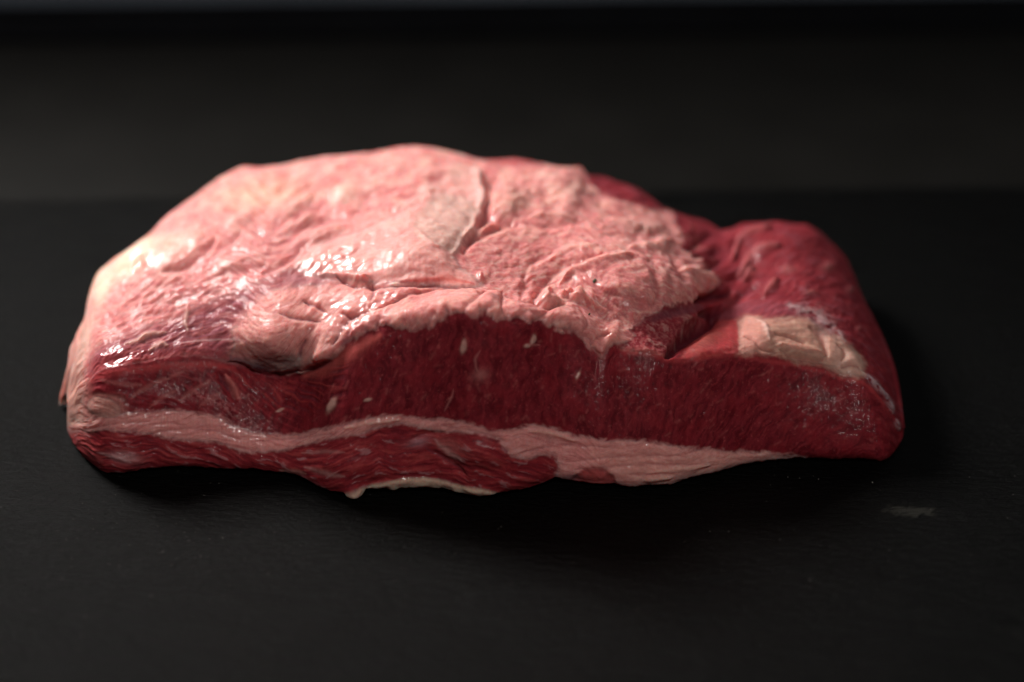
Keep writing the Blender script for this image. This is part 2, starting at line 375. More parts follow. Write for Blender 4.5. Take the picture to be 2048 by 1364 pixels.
D -= line([(870,905),(910,930),(930,950)], 8) * .0009; paint(line([(850,895),(900,925),(930,945)], 3), DARKP, .5)
paint(line([(600,948),(625,966),(655,980)], 4), (.42,.14,.15), .6)
# lower rim of fat ---------------------------------------------------
rM = soft(rim, 2.5); paint(rM, (.66,.42,.32)); paint(rM * smooth((n3 - .1) / .3), ROSE, .4); D += rM * (.0010 + .0006 * n2)
D += blob(706, 982, 14, 9) * .0018
paint(soft(redbit, 4), (.42,.06,.06), .9); D -= soft(redbit, 4) * .0006
paint(blob(1140, 955, 18, 8, 10), (.32,.13,.15), .7)
# nodule at the left end ----------------------------------------------
endM = soft(sdf([(100,760),(150,770),(172,765),(180,800),(240,800),(250,830),(200,835),(172,862),(100,866)]), 22)
paint(endM, (.58,.22,.19), .85)
nM = soft(nodule, 3); paint(line([(172,800),(190,790),(214,791),(236,802),(246,822)], 4), (.48,.16,.14), .8)
paint(blob(961, 750, 16, 11, -20), (.42,.14,.13), .7)
paint(nM, (.54,.23,.195)); D += .0002 * smooth(nodule / 12)
paint(line([(150,880),(175,895),(205,925)], 9), (.46,.09,.09), .5)

# right hand muscle ---------------------------------------------------
sdM = soft(np.maximum(side, sliver), 5)
paint(sdM, (.20,.018,.026))
q = fib(60, 9, 1.3, 81); q2 = fib(20, 6, 2.2, 82)
paint(sdM * smooth((q - .02) / .3), (.29,.034,.042), .6); paint(sdM * smooth((q2 - .1) / .3), PURP, .55)
paint(sdM * smooth((-q - .15) / .2), (.15,.012,.02), .6); paint(sdM * smooth((n3 - .42) / .2), (.5,.28,.27), .35)
D += sdM * (.0003 * q + .0006 * q2)
paint(line([(1440,635),(1500,618),(1580,622),(1640,645)], 16), PURP, .45)
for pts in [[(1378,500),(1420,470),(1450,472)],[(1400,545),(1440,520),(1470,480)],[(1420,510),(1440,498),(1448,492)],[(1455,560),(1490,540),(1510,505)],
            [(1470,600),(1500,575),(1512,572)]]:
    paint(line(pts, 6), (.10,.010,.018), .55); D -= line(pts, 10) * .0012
for pts in [[(1465,520),(1490,480),(1540,465)],[(1480,545),(1510,510),(1560,500)],[(1528,592),(1545,574),(1558,562)],[(1490,560),(1500,548),(1506,540)]]:
    paint(line(pts, 7), (.46,.13,.13), .5); D += line(pts, 8) * .0018
for cx, cy, rx, ry in [(1500,540,12,8),(1575,540,14,6),(1655,535,12,8),(1700,580,8,5),(1620,585,12,4),(1717,656,5,4)]:
    paint(blob(cx, cy, rx, ry), (.50,.22,.21), .3); D += blob(cx, cy, rx, ry) * .0006
D += blob(1560, 480, 90, 35, 0) * .0020
# grey veil round the tendon and along the right hand edge
veil = np.clip(line([(1580,612),(1620,625),(1655,650),(1685,680)], 17) * smooth((n3 * .5 + n2 + .3) / .6), 0, 1)
paint(veil, (.42,.29,.29), .7); D += gblur(veil, 2) * .0005
paint(line([(1600,640),(1640,655),(1670,690)], 9), (.20,.10,.13), .35)
for pts in [[(1725,748),(1738,758),(1752,772),(1768,790)],[(1768,790),(1778,808),(1782,826)],[(1790,840),(1798,860)]]:
    e = line(pts, 6) * smooth((n3 + .35) / .4); paint(e, (.48,.34,.36), .7); D += e * .0009
# tendon ---------------------------------------------------------------
tM = soft(tend + 5 * f1, 12)
paint(tM, (.47,.225,.17)); q = fib(12, 9, 1.0, 91)
paint(tM * smooth((q) / .3), (.57,.34,.255), .55); paint(tM * smooth(f1 / .3), (.55,.24,.20), .35); paint(tM * soft(1530 - X, 30), (.64,.28,.23), .9)
paint(tM * soft(X - 1660, 40), (.62,.36,.29), .8)
D += tM * (.0003 * smooth(tend / 14) + .0001 * q + .0003 * n2)
for pts, wd in [([(1490,676),(1510,684),(1528,698),(1550,704)],2.2),([(1560,700),(1590,714),(1640,722),(1652,712)],2.2),([(1655,712),(1648,690),(1638,668),(1622,655)],4),
            ([(1675,690),(1688,702),(1684,722)],2.4),([(1550,668),(1580,676),(1610,690)],1.6),([(1684,735),(1700,732),(1718,738)],2.4)]:
    paint(line(pts, wd), (.40,.14,.11), .8); D -= line(pts, wd * 1.8) * .0010
paint(blob(1640, 660, 22, 10, 50), (.26,.14,.13), .6)
paint(line([(1515,640),(1530,655),(1540,680)], 4), (.74,.48,.42), .7); D += line([(1515,640),(1530,655),(1540,680)], 4) * .0006
D += blob(1706, 728, 20, 14, 50) * .0012 + line([(1560,690),(1600,700),(1640,706)], 10) * .0010
# bright chunk and dark crevice -----------------------------------------
cM = soft(chunk, 4); WET = np.maximum(WET, cM); paint(cM, (.46,.05,.055)); q = fib(-30, 7, .8, 95); paint(cM * smooth(q / .3), (.50,.09,.08), .6); D += cM * (.0008 * smooth(chunk / 15) + .0003 * q)
paint(blob(1410, 690, 34, 10, -30), (.55,.12,.10), .7); D += blob(1410, 688, 30, 9, -30) * .0012  # brighter blob puts the wedge's highlight into the colour
uM = soft(lump, 5); paint(uM, (.24,.022,.032)); paint(uM * smooth((n3 + .1) / .3), (.36,.10,.10), .6); paint(uM * smooth((n2 - .12) / .2), (.45,.22,.20), .55)
D += uM * (.0003 * n3 + .0008 * n2)
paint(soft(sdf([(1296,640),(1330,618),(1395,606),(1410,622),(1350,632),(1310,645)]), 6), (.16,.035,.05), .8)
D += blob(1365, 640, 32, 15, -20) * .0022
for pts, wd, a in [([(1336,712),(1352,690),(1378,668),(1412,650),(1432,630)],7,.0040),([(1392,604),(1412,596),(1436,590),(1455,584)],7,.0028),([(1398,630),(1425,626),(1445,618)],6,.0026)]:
    paint(line(pts, wd), (.07,.006,.012), .9); D -= line(pts, wd * 1.4) * a  # near-black strokes put the shade of the crevices into the colour
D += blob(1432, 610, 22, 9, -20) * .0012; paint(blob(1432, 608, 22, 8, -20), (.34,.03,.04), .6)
paint(line([(1240,700),(1290,702),(1335,712)], 6), (.42,.10,.09), .7)

# membrane with strands on the left of the top --------------------------
mM = soft(memb, 16) * soft(cap, 4)
paint(mM, (.25,.045,.058), .92)
q = fib(26, 12, .75, 111); q2 = fib(30, 8, 1.8, 112)
paint(mM * smooth((q - .02) / .22), (.50,.16,.15), .5); paint(mM * smooth((-q - .05) / .22), PURP, .7); paint(mM * smooth((q2 - .1) / .25), (.34,.10,.13), .5)
D += mM * (.00009 * q + .0002 * q2)
paint(soft(sdf([(165,760),(185,722),(240,706),(330,702),(430,700),(470,722),(400,716),(300,724),(215,738)]), 16) * soft(cap, 4), (.34,.040,.045), .75)
for cx, cy, rx, ry, a in [(215,712,40,12,-18),(275,712,22,10,-20)]: D += blob(cx, cy, rx, ry, a) * (.0006 + .0010 * n3 + .0006 * n2)
paint(soft(sdf([(560,545),(600,540),(690,562),(640,572),(570,572)]), 8), (.32,.12,.13), .6)
paint(blob(435, 695, 36, 16, -15), (.36,.08,.10), .6)
for pts in [[(350,690),(390,682),(440,678),(500,676)],[(455,676),(480,680),(510,684)]]: paint(line(pts, 2), (.66,.38,.38), .6)
for pts in [[(300,676),(340,666),(400,652)],[(330,690),(360,676),(400,672)],[(380,640),(430,620),(480,600)],[(290,632),(340,622),(400,610)],[(350,600),(380,590),(440,580)]]:
    paint(line(pts, 3), (.25,.07,.10), .4); D -= line(pts, 5) * .0002
for pts in [[(280,680),(300,668),(330,664)],[(300,700),(320,688),(335,690)],[(375,662),(372,640),(378,610)],[(250,690),(300,672)]]:
    paint(line(pts, 5), PALE, .55); D += line(pts, 5) * .0006

vs_ = soft(sdf([(190,700),(230,630),(330,580),(450,545),(560,480),(640,440),(680,455),(610,500),(590,540),(480,585),(380,630),(270,665)]), 26) * soft(cap, 4)
paint(vs_ * smooth((fib(24, 9, 1.4, 641) + .12) / .3), (.42,.10,.10), .6)
# front fat pad on the left (beige) ---------------------------------------
pad = soft(sdf([(468,700),(480,655),(500,618),(530,592),(580,578),(660,574),(740,578),(760,600),(740,640),(700,668),(690,700),(640,738),(600,750),(560,748),(510,738)]) + pad_j, 22) * soft(cap, 4)
paint(pad, (.69,.285,.255), .7); D += pad * .0007
paint(pad * smooth((fib(28, 8, 1.2, 121) - .05) / .25), CREAM, .4)
paint(pad * smooth((fib(28, 6, .8, 122) - .15) / .2), ROSE, .5)
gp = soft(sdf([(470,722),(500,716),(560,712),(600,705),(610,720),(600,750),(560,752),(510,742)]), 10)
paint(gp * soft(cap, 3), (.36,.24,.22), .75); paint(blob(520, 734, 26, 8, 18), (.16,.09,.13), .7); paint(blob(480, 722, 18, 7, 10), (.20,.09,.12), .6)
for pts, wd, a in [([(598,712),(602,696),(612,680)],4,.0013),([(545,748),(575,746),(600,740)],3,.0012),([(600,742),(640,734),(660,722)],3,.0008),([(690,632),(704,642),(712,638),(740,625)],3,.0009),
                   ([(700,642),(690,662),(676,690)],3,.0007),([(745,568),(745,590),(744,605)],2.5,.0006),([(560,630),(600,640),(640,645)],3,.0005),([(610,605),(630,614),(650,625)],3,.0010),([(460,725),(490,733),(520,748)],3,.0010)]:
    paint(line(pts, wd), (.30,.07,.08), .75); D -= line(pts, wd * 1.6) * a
D += blob(665, 672, 32, 20, -40) * .0014 + blob(640, 712, 26, 13, -25) * .0020 + blob(700, 625, 20, 12, -30) * .0014 + blob(550, 670, 50, 30) * .0008
paint(blob(665, 680, 30, 14, -40), (.66,.33,.30), .5)
glz = soft(sdf([(640,690),(665,650),(690,640),(740,600),(780,590),(775,620),(730,650),(700,690),(650,700)]), 10)
D += glz * (.0005 * fib(60, 2.4, .5, 131) + .0004 * n3)
paint(line([(690,690),(710,668),(735,655),(760,640)], 8), (.36,.09,.11), .7)

# front fat band over the arch ---------------------------------------------
band = soft(sdf([(700,668),(740,620),(800,585),(900,575),(1000,590),(1080,612),(1160,628),(1240,650),(1260,690),(1200,716),(1150,672),(1060,640),(920,634),(850,657),(790,656)]) + pad_j, 20) * soft(cap, 4)
paint(band, (.69,.275,.25), .65)
D += band * .0010
paint(band * smooth((fib(14, 7, .9, 141) - .1) / .2), ROSE, .45); paint(band * smooth((n1 - .0) / .3), BEIGE, .5)
D += blob(978, 608, 26, 22) * .0018 + blob(900, 618, 45, 18) * .0012 + blob(830, 635, 45, 18, -15) * .0012 + blob(1140, 640, 45, 24, 20) * .0016 + blob(1225, 668, 30, 16, 10) * .0010 + blob(940, 636, 34, 9) * .0012
for pts, wd, a in [([(1003,586),(1004,605),(1002,630)],2.6,.0009),([(930,632),(948,612),(960,592),(972,584)],3,.0010),([(972,578),(1007,591),(1040,605),(1077,613)],2,.0010),
                   ([(755,625),(800,600),(860,580),(920,578)],2.2,.0008),([(770,615),(820,588),(880,575)],2,.0006),([(1100,620),(1082,634),(1070,640)],3,.0008),([(1162,625),(1168,650),(1160,668)],3,.0008),
                   ([(1180,690),(1196,676),(1220,672)],3,.0010)]:
    paint(line(pts, wd), (.44,.13,.12), .7); D -= line(pts, wd * 1.6) * a
# little nodules and the swirl on the mound
for cx, cy, rx, ry, a in [(1092,588,7,15,12),(1100,606,19,9,12),(1125,590,6,5,0),(1137,587,5,5,0),(1160,596,9,12,-40),(1148,600,10,5,30),(1180,605,26,5,32)]:
    D += blob(cx, cy, rx, ry, a, 3) * .0022; paint(blob(cx, cy, rx, ry, a), (.68,.36,.31), .6)
D -= line([(1130,612),(1112,618),(1085,620),(1068,610)], 5) * .0016; paint(line([(1130,614),(1112,618),(1085,620)], 4), (.40,.10,.09), .6)
D += blob(1250, 560, 130, 60, 5, 3) * .0022
for pts, wd, a in [([(1204,515),(1167,523),(1126,540),(1102,558),(1085,576),(1071,595),(1066,610)],5,.0020),([(1054,447),(1095,450),(1130,446),(1170,441)],4,.0012),
                   ([(955,420),(970,432),(990,438),(1024,443)],7,.0020),([(929,478),(962,470),(1003,453),(1036,449)],4,.0020),([(1050,560),(1050,544),(1065,523),(1106,505)],4,.0012),
                   ([(1165,545),(1175,552),(1180,560)],2.5,.0008),([(1340,520),(1355,545),(1372,560)],4,.0012),([(1300,560),(1312,585),(1305,610)],4,.0012),
                   ([(1190,590),(1215,600),(1240,620)],2.5,.0009),([(1180,575),(1210,590),(1250,600)],2.5,.0008),([(1200,610),(1230,630),(1250,650)],2.5,.0008),
                   ([(1196,572),(1194,556),(1206,546),(1226,546),(1240,556)],3,.0004),([(1206,572),(1206,562),(1216,556),(1228,562)],3,.0003),([(1040,600),(1050,570),(1060,560)],4,.0010),
                   ([(1290,455),(1270,480),(1280,500)],5,.0012),([(1200,410),(1230,425),(1260,430)],5,.0012)]:
    paint(line(pts, wd), (.44,.11,.105), .55); D -= line(pts, wd * 1.8) * a * .62
for pts, wd, a in [([(1270,519),(1208,529),(1147,545),(1118,570)],6,.0014),([(929,470),(960,456),(1000,446)],5,.0014),([(1060,434),(1100,430),(1150,436)],5,.0012),
                   ([(1100,520),(1140,500),(1190,495)],7,.0010),([(1260,500),(1290,494),(1330,500)],8,.0014),([(1310,490),(1340,480)],8,.0012),([(1360,545),(1400,548),(1430,566)],8,.0014),([(1225,440),(1270,455),(1320,455)],10,.0012)]:
    paint(line(pts, wd), (.70,.40,.34), .45); D += line(pts, wd * 1.2) * a  # paler ridges; the first paints the highlight along the mound's top edge
swirlM = soft(sdf([(1150,600),(1200,580),(1250,560),(1300,600),(1290,650),(1240,680),(1190,640)]), 20)
q = fib(-38, 7, .9, 151); paint(swirlM * smooth((q - .05) / .2), ROSE, .55); D += swirlM * .0005 * q
mot = soft(sdf([(1190,440),(1380,450),(1440,565),(1330,612),(1260,600),(1240,520)]), 30)
paint(mot * smooth((fbm(U / 4, V / 4, 161, 3) - .05) / .25), (.47,.17,.15), .55); D += mot * .0007 * fbm(U / 4, V / 4, 162, 3)

# flap ---------------------------------------------------------------------
fM = soft(flap, 16)
paint(fM, (.72,.31,.28), .85)
paint(fM * smooth((n1 + .05) / .3), (.74,.385,.34), .5)
lift = smooth(flap / 7)
lift = smooth(flap / 26) * smooth((Y - 420 + .0 * X) / 120 + .3)
lift = lift * (1 - smooth((X - 770) / 30) * (1 - smooth((563 - Y) / 34)) * smooth((975 - X) / 10))
D += lift * (.0008 + .0007 * smooth((X - 760) / 200))
D -= .0004 * np.exp(-((flap + 6) / 7) ** 2) * (flap > -40)
paint(soft(under, 8), (.55,.31,.265), .8)
paint(soft(under, 4) * smooth(n2 / .2), (.62,.40,.34), .5)
D -= soft(under, 10) * .0003
D -= line([(978,380),(976,410),(968,438),(948,470),(928,502)], 8) * .0017; paint(line([(975,400),(970,430),(950,466),(930,498)], 5), (.36,.09,.09), .6)
D += line([(832,462),(848,474),(860,490),(885,502)], 5) * .0006 + blob(872, 442, 26, 7, -30) * .0003
D += line([(950,345),(958,352),(962,372),(964,400),(958,425),(948,448)], 9) * .0014 * (1 + .8 * n3); paint(line([(946,338),(958,350),(962,372),(964,400),(958,430)], 8), (.76,.44,.40), .7)
D += line([(948,448),(934,468),(920,490),(906,505)], 6) * .0007
D += blob(952, 352, 11, 12) * .0008
paint(blob(985, 362, 18, 14), (.50,.16,.15), .6); D -= blob(984, 366, 16, 16) * .0022
D += blob(1012, 402, 34, 26, 10, 3) * .0026; paint(blob(1015, 405, 28, 18), (.66,.38,.31), .5)
# wet ripples on the left of the flap
rip = soft(sdf([(592,528),(610,500),(650,490),(720,490),(740,530),(720,556),(660,556),(605,546)]), 14)
D += rip * (.0010 * fib(20, 5, 1.6, 171) + .0005 * n2)
# its front lip with the slit below
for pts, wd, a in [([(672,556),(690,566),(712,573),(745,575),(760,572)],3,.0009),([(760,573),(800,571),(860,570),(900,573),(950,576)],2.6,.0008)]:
    paint(line(pts, wd), (.22,.03,.035), .85); D -= line(pts, wd * 1.3) * a  # dark strokes paint the shade in the slit beneath the flap
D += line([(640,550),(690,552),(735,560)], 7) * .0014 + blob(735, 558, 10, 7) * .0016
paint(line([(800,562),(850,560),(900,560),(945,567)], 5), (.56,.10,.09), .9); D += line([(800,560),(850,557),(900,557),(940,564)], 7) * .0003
paint(blob(905, 560, 26, 8, 12), (.62,.16,.13), .7)
paint(blob(788, 568, 9, 3.5, -12), (.80,.62,.56), .9); D += blob(788, 568, 9, 3.5, -12) * .0012
D += blob(962, 553, 3.5, 10, -12) * .0016
paint(line([(700,560),(728,572)], 5), (.62,.22,.18), .5)

# back left: yellowish smooth fat, ridge and dome -----------------------------
for cx, cy, rx, ry, a, c_, s_ in [(520,388,95,32,-8,(.74,.42,.28),.45),(345,500,60,28,-22,(.76,.47,.37),.6),(265,520,60,22,-40,(.84,.66,.48),.85),(205,570,18,40,15,(.82,.62,.46),.8),
                          (170,680,12,60,12,(.74,.44,.36),.7),(690,388,32,16,-15,(.74,.46,.37),.6),(620,340,60,12,-4,(.72,.36,.32),.4)]:
    paint(blob(cx, cy, rx, ry, a, 3), c_, s_)
D += blob(345, 500, 90, 38, -22) * .0020 + blob(262, 515, 26, 12, -40) * .0012
for pts, wd, a in [([(285,520),(278,540),(262,548)],7,.0018),([(330,546),(365,540),(390,525),(418,500),(430,480)],5,.0016),([(415,520),(445,495),(480,470)],6,.0010),
                   ([(560,470),(610,455),(650,445)],7,.0010),([(540,500),(560,490),(590,478)],6,.0010),([(530,545),(560,530),(600,500)],5,.0014),([(640,440),(700,430),(760,405)],7,.0010),
                   ([(700,425),(730,412),(770,405)],5,.0010),([(480,525),(530,515),(580,500)],4,.0010),([(440,550),(480,545),(530,530)],4,.0008),([(590,445),(600,425),(640,415)],6,.0012),
                   ([(840,405),(800,420),(740,450),(690,470)],3,.0008)]:
    paint(line(pts, wd), (.48,.13,.13), .5); D -= line(pts, wd * 1.7) * a * .7
for cx, cy, rx, ry, a, h_ in [(690,388,34,15,-15,.0022),(745,378,22,10,-20,.0014),(600,445,34,9,-30,.0014),(640,470,40,9,-20,.0012),(500,520,60,10,-12,.0010),(800,330,40,14,0,.0010),(900,345,50,16,10,.0014),
                            (860,375,30,10,0,.0010),(1100,360,40,14,5,.0014),(1060,390,24,18,0,.0012),(1140,400,20,30,20,.0014),(580,415,40,10,-25,.0010),(480,440,30,12,-30,.0010)]:
    D += blob(cx, cy, rx, ry, a, 2.6) * h_
    paint(blob(cx, cy, rx, ry, a), (.70,.40,.34), .35)
rg = soft(sdf([(420,540),(480,470),(560,430),(620,430),(640,470),(600,520),(520,570),(420,590)]), 30) * soft(cap, 4) * (1 - soft(flap, 6))
paint(rg, (.52,.15,.145), .35); q = fib(26, 7, 1.8, 181); D += rg * .0008 * q; paint(rg * smooth((q + .0) / .25), (.70,.38,.35), .45); paint(rg * smooth((-q - .05) / .2), (.48,.14,.14), .6)
paint(soft(sdf([(960,312),(1000,312),(1060,318),(1090,332),(1020,330),(975,328)]), 5), (.34,.05,.06), .8)
lfs = soft(sdf([(190,700),(215,600),(300,560),(420,560),(430,600),(340,630),(260,660)]), 20) * soft(cap, 4)
q = fib(16, 6, 1.3, 191); D += lfs * (.0002 * q + .0003 * n2); paint(lfs * smooth((q - .05) / .2), ROSE, .5)
paint(soft(165 - GX + 12 * (Y < 700), 10) * (Y < 850), (.66,.36,.29), .5)

for zone, a_ in [([(605,540),(625,510),(660,500),(710,505),(725,530),(715,550),(660,552)],.9),([(640,730),(660,660),(700,640),(730,600),(785,590),(775,620),(730,652),(700,695),(650,735)],1.),
                 ([(165,745),(180,715),(220,700),(300,702),(330,712),(300,725),(215,740)],1.),([(265,545),(275,520),(310,500),(320,520),(290,550)],.6),([(640,640),(660,610),(700,600),(700,640),(670,650)],.6),
                 ([(1060,610),(1150,590),(1190,620),(1120,625)],.7),([(600,735),(640,715),(700,720),(640,745)],.8),([(640,870),(690,850),(700,870),(650,880)],1.)]:
    WET = np.maximum(WET, a_ * soft(sdf(zone), 14))
COL = np.clip(COL * (1 + .10 * n2[..., None] + .08 * n3[..., None]), .004, .86)
fine = D - gblur(D, 2.2); D = gblur(D, 1.1) - .35 * gblur(fine, 1.1)
D *= smooth((X - 134) / 12) * smooth((1807 - X) / 10) * smooth(dB / 4 + .2)
D *= .25 + .75 * smooth((Y - TT) / 14)

# ------------------------------------------------------------------ push the relief out along the normals
def normals(a, b, c):
    P = np.stack([a, b, c], -1)
    gx = np.gradient(P, axis=1); gy = np.gradient(P, axis=0)
    n = np.cross(gx, gy); n /= np.linalg.norm(n, axis=-1, keepdims=True) + 1e-12
    return n
N = normals(gblur(PX, 3), gblur(PY, 3), gblur(PZ, 3))
P = np.stack([PX, PY, PZ], -1)
if (N[..., 1] > 0).mean() > .7 and N[NV // 8, NX // 2, 1] > 0: N = -N
P = P + N * D[..., None]
P[..., 2] = np.maximum(P[..., 2], .0006)

# far side and underside
tx = np.gradient(P[-1, :, 0]); ty = np.gradient(P[-1, :, 1]); L = np.hypot(tx, ty) + 1e-12
ox, oy = -ty / L, tx / L
oy = np.convolve(np.pad(oy, 12, mode='edge'), np.ones(25) / 25, mode='valid'); ox = np.convolve(np.pad(ox, 12, mode='edge'), np.ones(25) / 25, mode='valid')
r = .007 * np.clip(oy, 0, 1) + .0003
rows = []; cols = []
KS = 26
ctr = np.array([0.0, -0.01])
for kk in range(1, KS + 1):
    t = kk / KS
    th = min(t * 2.2, 1) * math.pi / 2
    q = P[-1].copy()
    q[:, 0] += ox * r * math.sin(th); q[:, 1] += oy * r * math.sin(th)
    z1 = q[:, 2] - r * (1 - math.cos(th)) - r * .6 * math.sin(th)
    z1 = np.maximum(z1, .0006)
    dn = max(0, (t * 2.2 - 1) / 1.2)
    q[:, 2] = z1 * (1 - dn) + .0006 * dn
    q[:, 0] += (ctr[0] - q[:, 0]) * .05 * dn ** 2; q[:, 1] += (ctr[1] - q[:, 1]) * .12 * dn ** 2
    q += (.0007 * fbm(q[:, 0] * 120, q[:, 2] * 160 + q[:, 1] * 50, 300, 3))[:, None] * np.stack([ox, oy, ox * 0], -1) * min(1, kk / 6) * (oy > .3)[:, None]
    rows.append(q); c = COL[-1] * .9 + .1 * COL[-3]; cols.append(c)
last = rows[-1]
for kk in range(1, 7):
    t = kk / 6; q = last * (1 - t) + P[0] * t; q[:, 2] = .0006 if kk < 6 else q[:, 2]
    rows.append(q); cols.append(COL[0] * t + COL[-1] * (1 - t))
P = np.concatenate([P, np.stack(rows[:-1])], 0); COL = np.concatenate([COL, np.stack(cols[:-1])], 0); WET = np.concatenate([WET, np.full((KS + 5, NX), .3)], 0)
NR = P.shape[0]
REGX = np.concatenate([REG, np.repeat(REG[-1:], NR - NV, 0)], 0)

idx = np.arange(NR * NX).reshape(NR, NX)
nxt = np.roll(idx, -1, 0)
q = np.stack([idx[:, :-1], idx[:, 1:], nxt[:, 1:], nxt[:, :-1]], -1).reshape(-1, 4)
qreg = REGX[:, :-1].reshape(-1)
Pf = P.reshape(-1, 3); Cf = COL.reshape(-1, 3); Wf = WET.reshape(-1)
# vertex normals of the whole piece, shared by the parts so no seam shows
fn = np.cross(Pf[q[:, 2]] - Pf[q[:, 0]], Pf[q[:, 3]] - Pf[q[:, 1]])
VN = np.zeros_like(Pf)
for c_ in range(4):
    for a_ in range(3): VN[:, a_] += np.bincount(q[:, c_], fn[:, a_], len(Pf))
VN /= np.linalg.norm(VN, axis=1, keepdims=True) + 1e-20
mid = P[int(NV * .15), NX // 2]; nm = VN[idx[int(NV * .15), NX // 2]]
if nm[1] > 0: q = q[:, ::-1]; VN = -VN

# ------------------------------------------------------------------ materials
def mat(name):
    m = bpy.data.materials.new(name); m.use_nodes = True; nt = m.node_tree
    return m, nt, nt.nodes['Principled BSDF'], nt.nodes, nt.links
def flesh(name, rough, sss, coat, bump, scale, stretch=(1, 1, 1), crough=.07, brk=.35, spec=.3, ov=.4, cb=.25):
    m, nt, b, nd, lk = mat(name)
    a = nd.new('ShaderNodeAttribute'); a.attribute_name = 'tissue'
    tc = nd.new('ShaderNodeTexCoord'); mp = nd.new('ShaderNodeMapping'); mp.inputs['Scale'].default_value = stretch
    lk.new(tc.outputs['Object'], mp.inputs[0])
    n1_ = nd.new('ShaderNodeTexNoise'); n1_.inputs['Scale'].default_value = scale; n1_.inputs['Detail'].default_value = 5; n1_.inputs['Roughness'].default_value = .65
    lk.new(mp.outputs[0], n1_.inputs[0])
    hs = nd.new('ShaderNodeMix'); hs.data_type = 'RGBA'; hs.blend_type = 'OVERLAY'; hs.inputs[0].default_value = ov
    lk.new(a.outputs['Color'], hs.inputs[6]); lk.new(n1_.outputs['Fac'], hs.inputs[7]); lk.new(hs.outputs[2], b.inputs['Base Color'])
    vo = nd.new('ShaderNodeTexVoronoi'); vo.inputs['Scale'].default_value = scale * .8; lk.new(mp.outputs[0], vo.inputs[0])
    bp = nd.new('ShaderNodeBump'); bp.inputs['Strength'].default_value = bump; bp.inputs['Distance'].default_value = .0005; lk.new(n1_.outputs['Fac'], bp.inputs['Height'])
    bp2 = nd.new('ShaderNodeBump'); bp2.inputs['Strength'].default_value = bump * .7; bp2.inputs['Distance'].default_value = .0004; lk.new(vo.outputs['Distance'], bp2.inputs['Height']); lk.new(bp.outputs[0], bp2.inputs['Normal'])
    lk.new(bp2.outputs[0], b.inputs['Normal'])
    n3_ = nd.new('ShaderNodeTexNoise'); n3_.inputs['Scale'].default_value = 900; n3_.inputs['Detail'].default_value = 2; lk.new(mp.outputs[0], n3_.inputs[0])
    bp3 = nd.new('ShaderNodeBump'); bp3.inputs['Strength'].default_value = cb; bp3.inputs['Distance'].default_value = .0006; lk.new(n3_.outputs['Fac'], bp3.inputs['Height']); lk.new(bp2.outputs[0], bp3.inputs['Normal'])
    lk.new(bp3.outputs[0], b.inputs['Coat Normal'])
    n2_ = nd.new('ShaderNodeTexNoise'); n2_.inputs['Scale'].default_value = 140; n2_.inputs['Detail'].default_value = 4; lk.new(tc.outputs['Object'], n2_.inputs[0])
    rr = nd.new('ShaderNodeMapRange'); rr.inputs[1].default_value = .35; rr.inputs[2].default_value = .7; rr.inputs[3].default_value = rough - .12; rr.inputs[4].default_value = rough + brk; lk.new(n2_.outputs['Fac'], rr.inputs[0])
    lk.new(rr.outputs[0], b.inputs['Roughness'])
    rc = nd.new('ShaderNodeMapRange'); rc.inputs[1].default_value = .40; rc.inputs[2].default_value = .62; rc.inputs[3].default_value = coat; rc.inputs[4].default_value = coat * .25; lk.new(n2_.outputs['Fac'], rc.inputs[0])
    aw = nd.new('ShaderNodeAttribute'); aw.attribute_name = 'wet'; mw = nd.new('ShaderNodeMath'); mw.operation = 'MULTIPLY_ADD'; lk.new(aw.outputs['Fac'], mw.inputs[0]); mw.inputs[1].default_value = 1.5; mw.inputs[2].default_value = .1
    mm = nd.new('ShaderNodeMath'); mm.operation = 'MULTIPLY'; mm.use_clamp = True; lk.new(rc.outputs[0], mm.inputs[0]); lk.new(mw.outputs[0], mm.inputs[1]); lk.new(mm.outputs[0], b.inputs['Coat Weight'])
    b.inputs['Coat Roughness'].default_value = crough
    b.inputs['Subsurface Weight'].default_value = sss; b.inputs['Subsurface Radius'].default_value = (1.0, .32, .22); b.inputs['Subsurface Scale'].default_value = .0040 if 'lean' not in name else .0025
    b.inputs['IOR'].default_value = 1.40; b.inputs['Specular IOR Level'].default_value = spec
    return m
M_FAT = flesh('wet_fat', .52, .8, .75, .10, 800, spec=.16, cb=.12)
M_LEAN = flesh('wet_lean', .55, .4, .42, .22, 700, (1.1, 1, .8), spec=.12, ov=.35, crough=.07, cb=.7)
M_MEMB = flesh('wet_membrane', .55, .5, .75, .08, 600, (.5, 1, 1), .06, spec=.12, cb=.10)
M_TEND = flesh('tendon_fat', .45, .5, .5, .12, 600)

root = bpy.data.objects.new('beef_cut', None); C.objects.link(root)
root['label'] = 'raw beef slab with pink fat cap and dark red cut face on black slate'
root['category'] = 'raw meat'
PARTS = [('cap', 'fat_cap', M_FAT, 'lumpy pink fat covering the top'), ('memb', 'membrane', M_MEMB, 'purple streaked membrane at the left of the top'),
         ('flap', 'fat_flap', M_FAT, 'loose pale flap of fat with a turned up edge'), ('lean', 'lean_muscle', M_LEAN, 'dark red cut face with fine grain'),
         ('side', 'side_muscle', M_LEAN, 'rounded dark red muscle at the right end'), ('lump', 'muscle_scrap', M_LEAN, 'ragged dark red scrap beside the deep crevice'),
         ('chunk', 'muscle_wedge', M_LEAN, 'bright red wedge of muscle left of the tendon'), ('tend', 'tendon', M_TEND, 'cream coloured tendon patch on the right front edge'),
         ('seam', 'fat_seam', M_FAT, 'pale pink band of fat across the cut face'), ('low', 'lower_muscle', M_LEAN, 'thin red muscle under the fat seam'),
         ('rim', 'fat_rim', M_FAT, 'thin cream rim of fat along the bottom edge'), ('nod', 'fat_nodule', M_FAT, 'pale oval of fat at the left end of the cut face')]
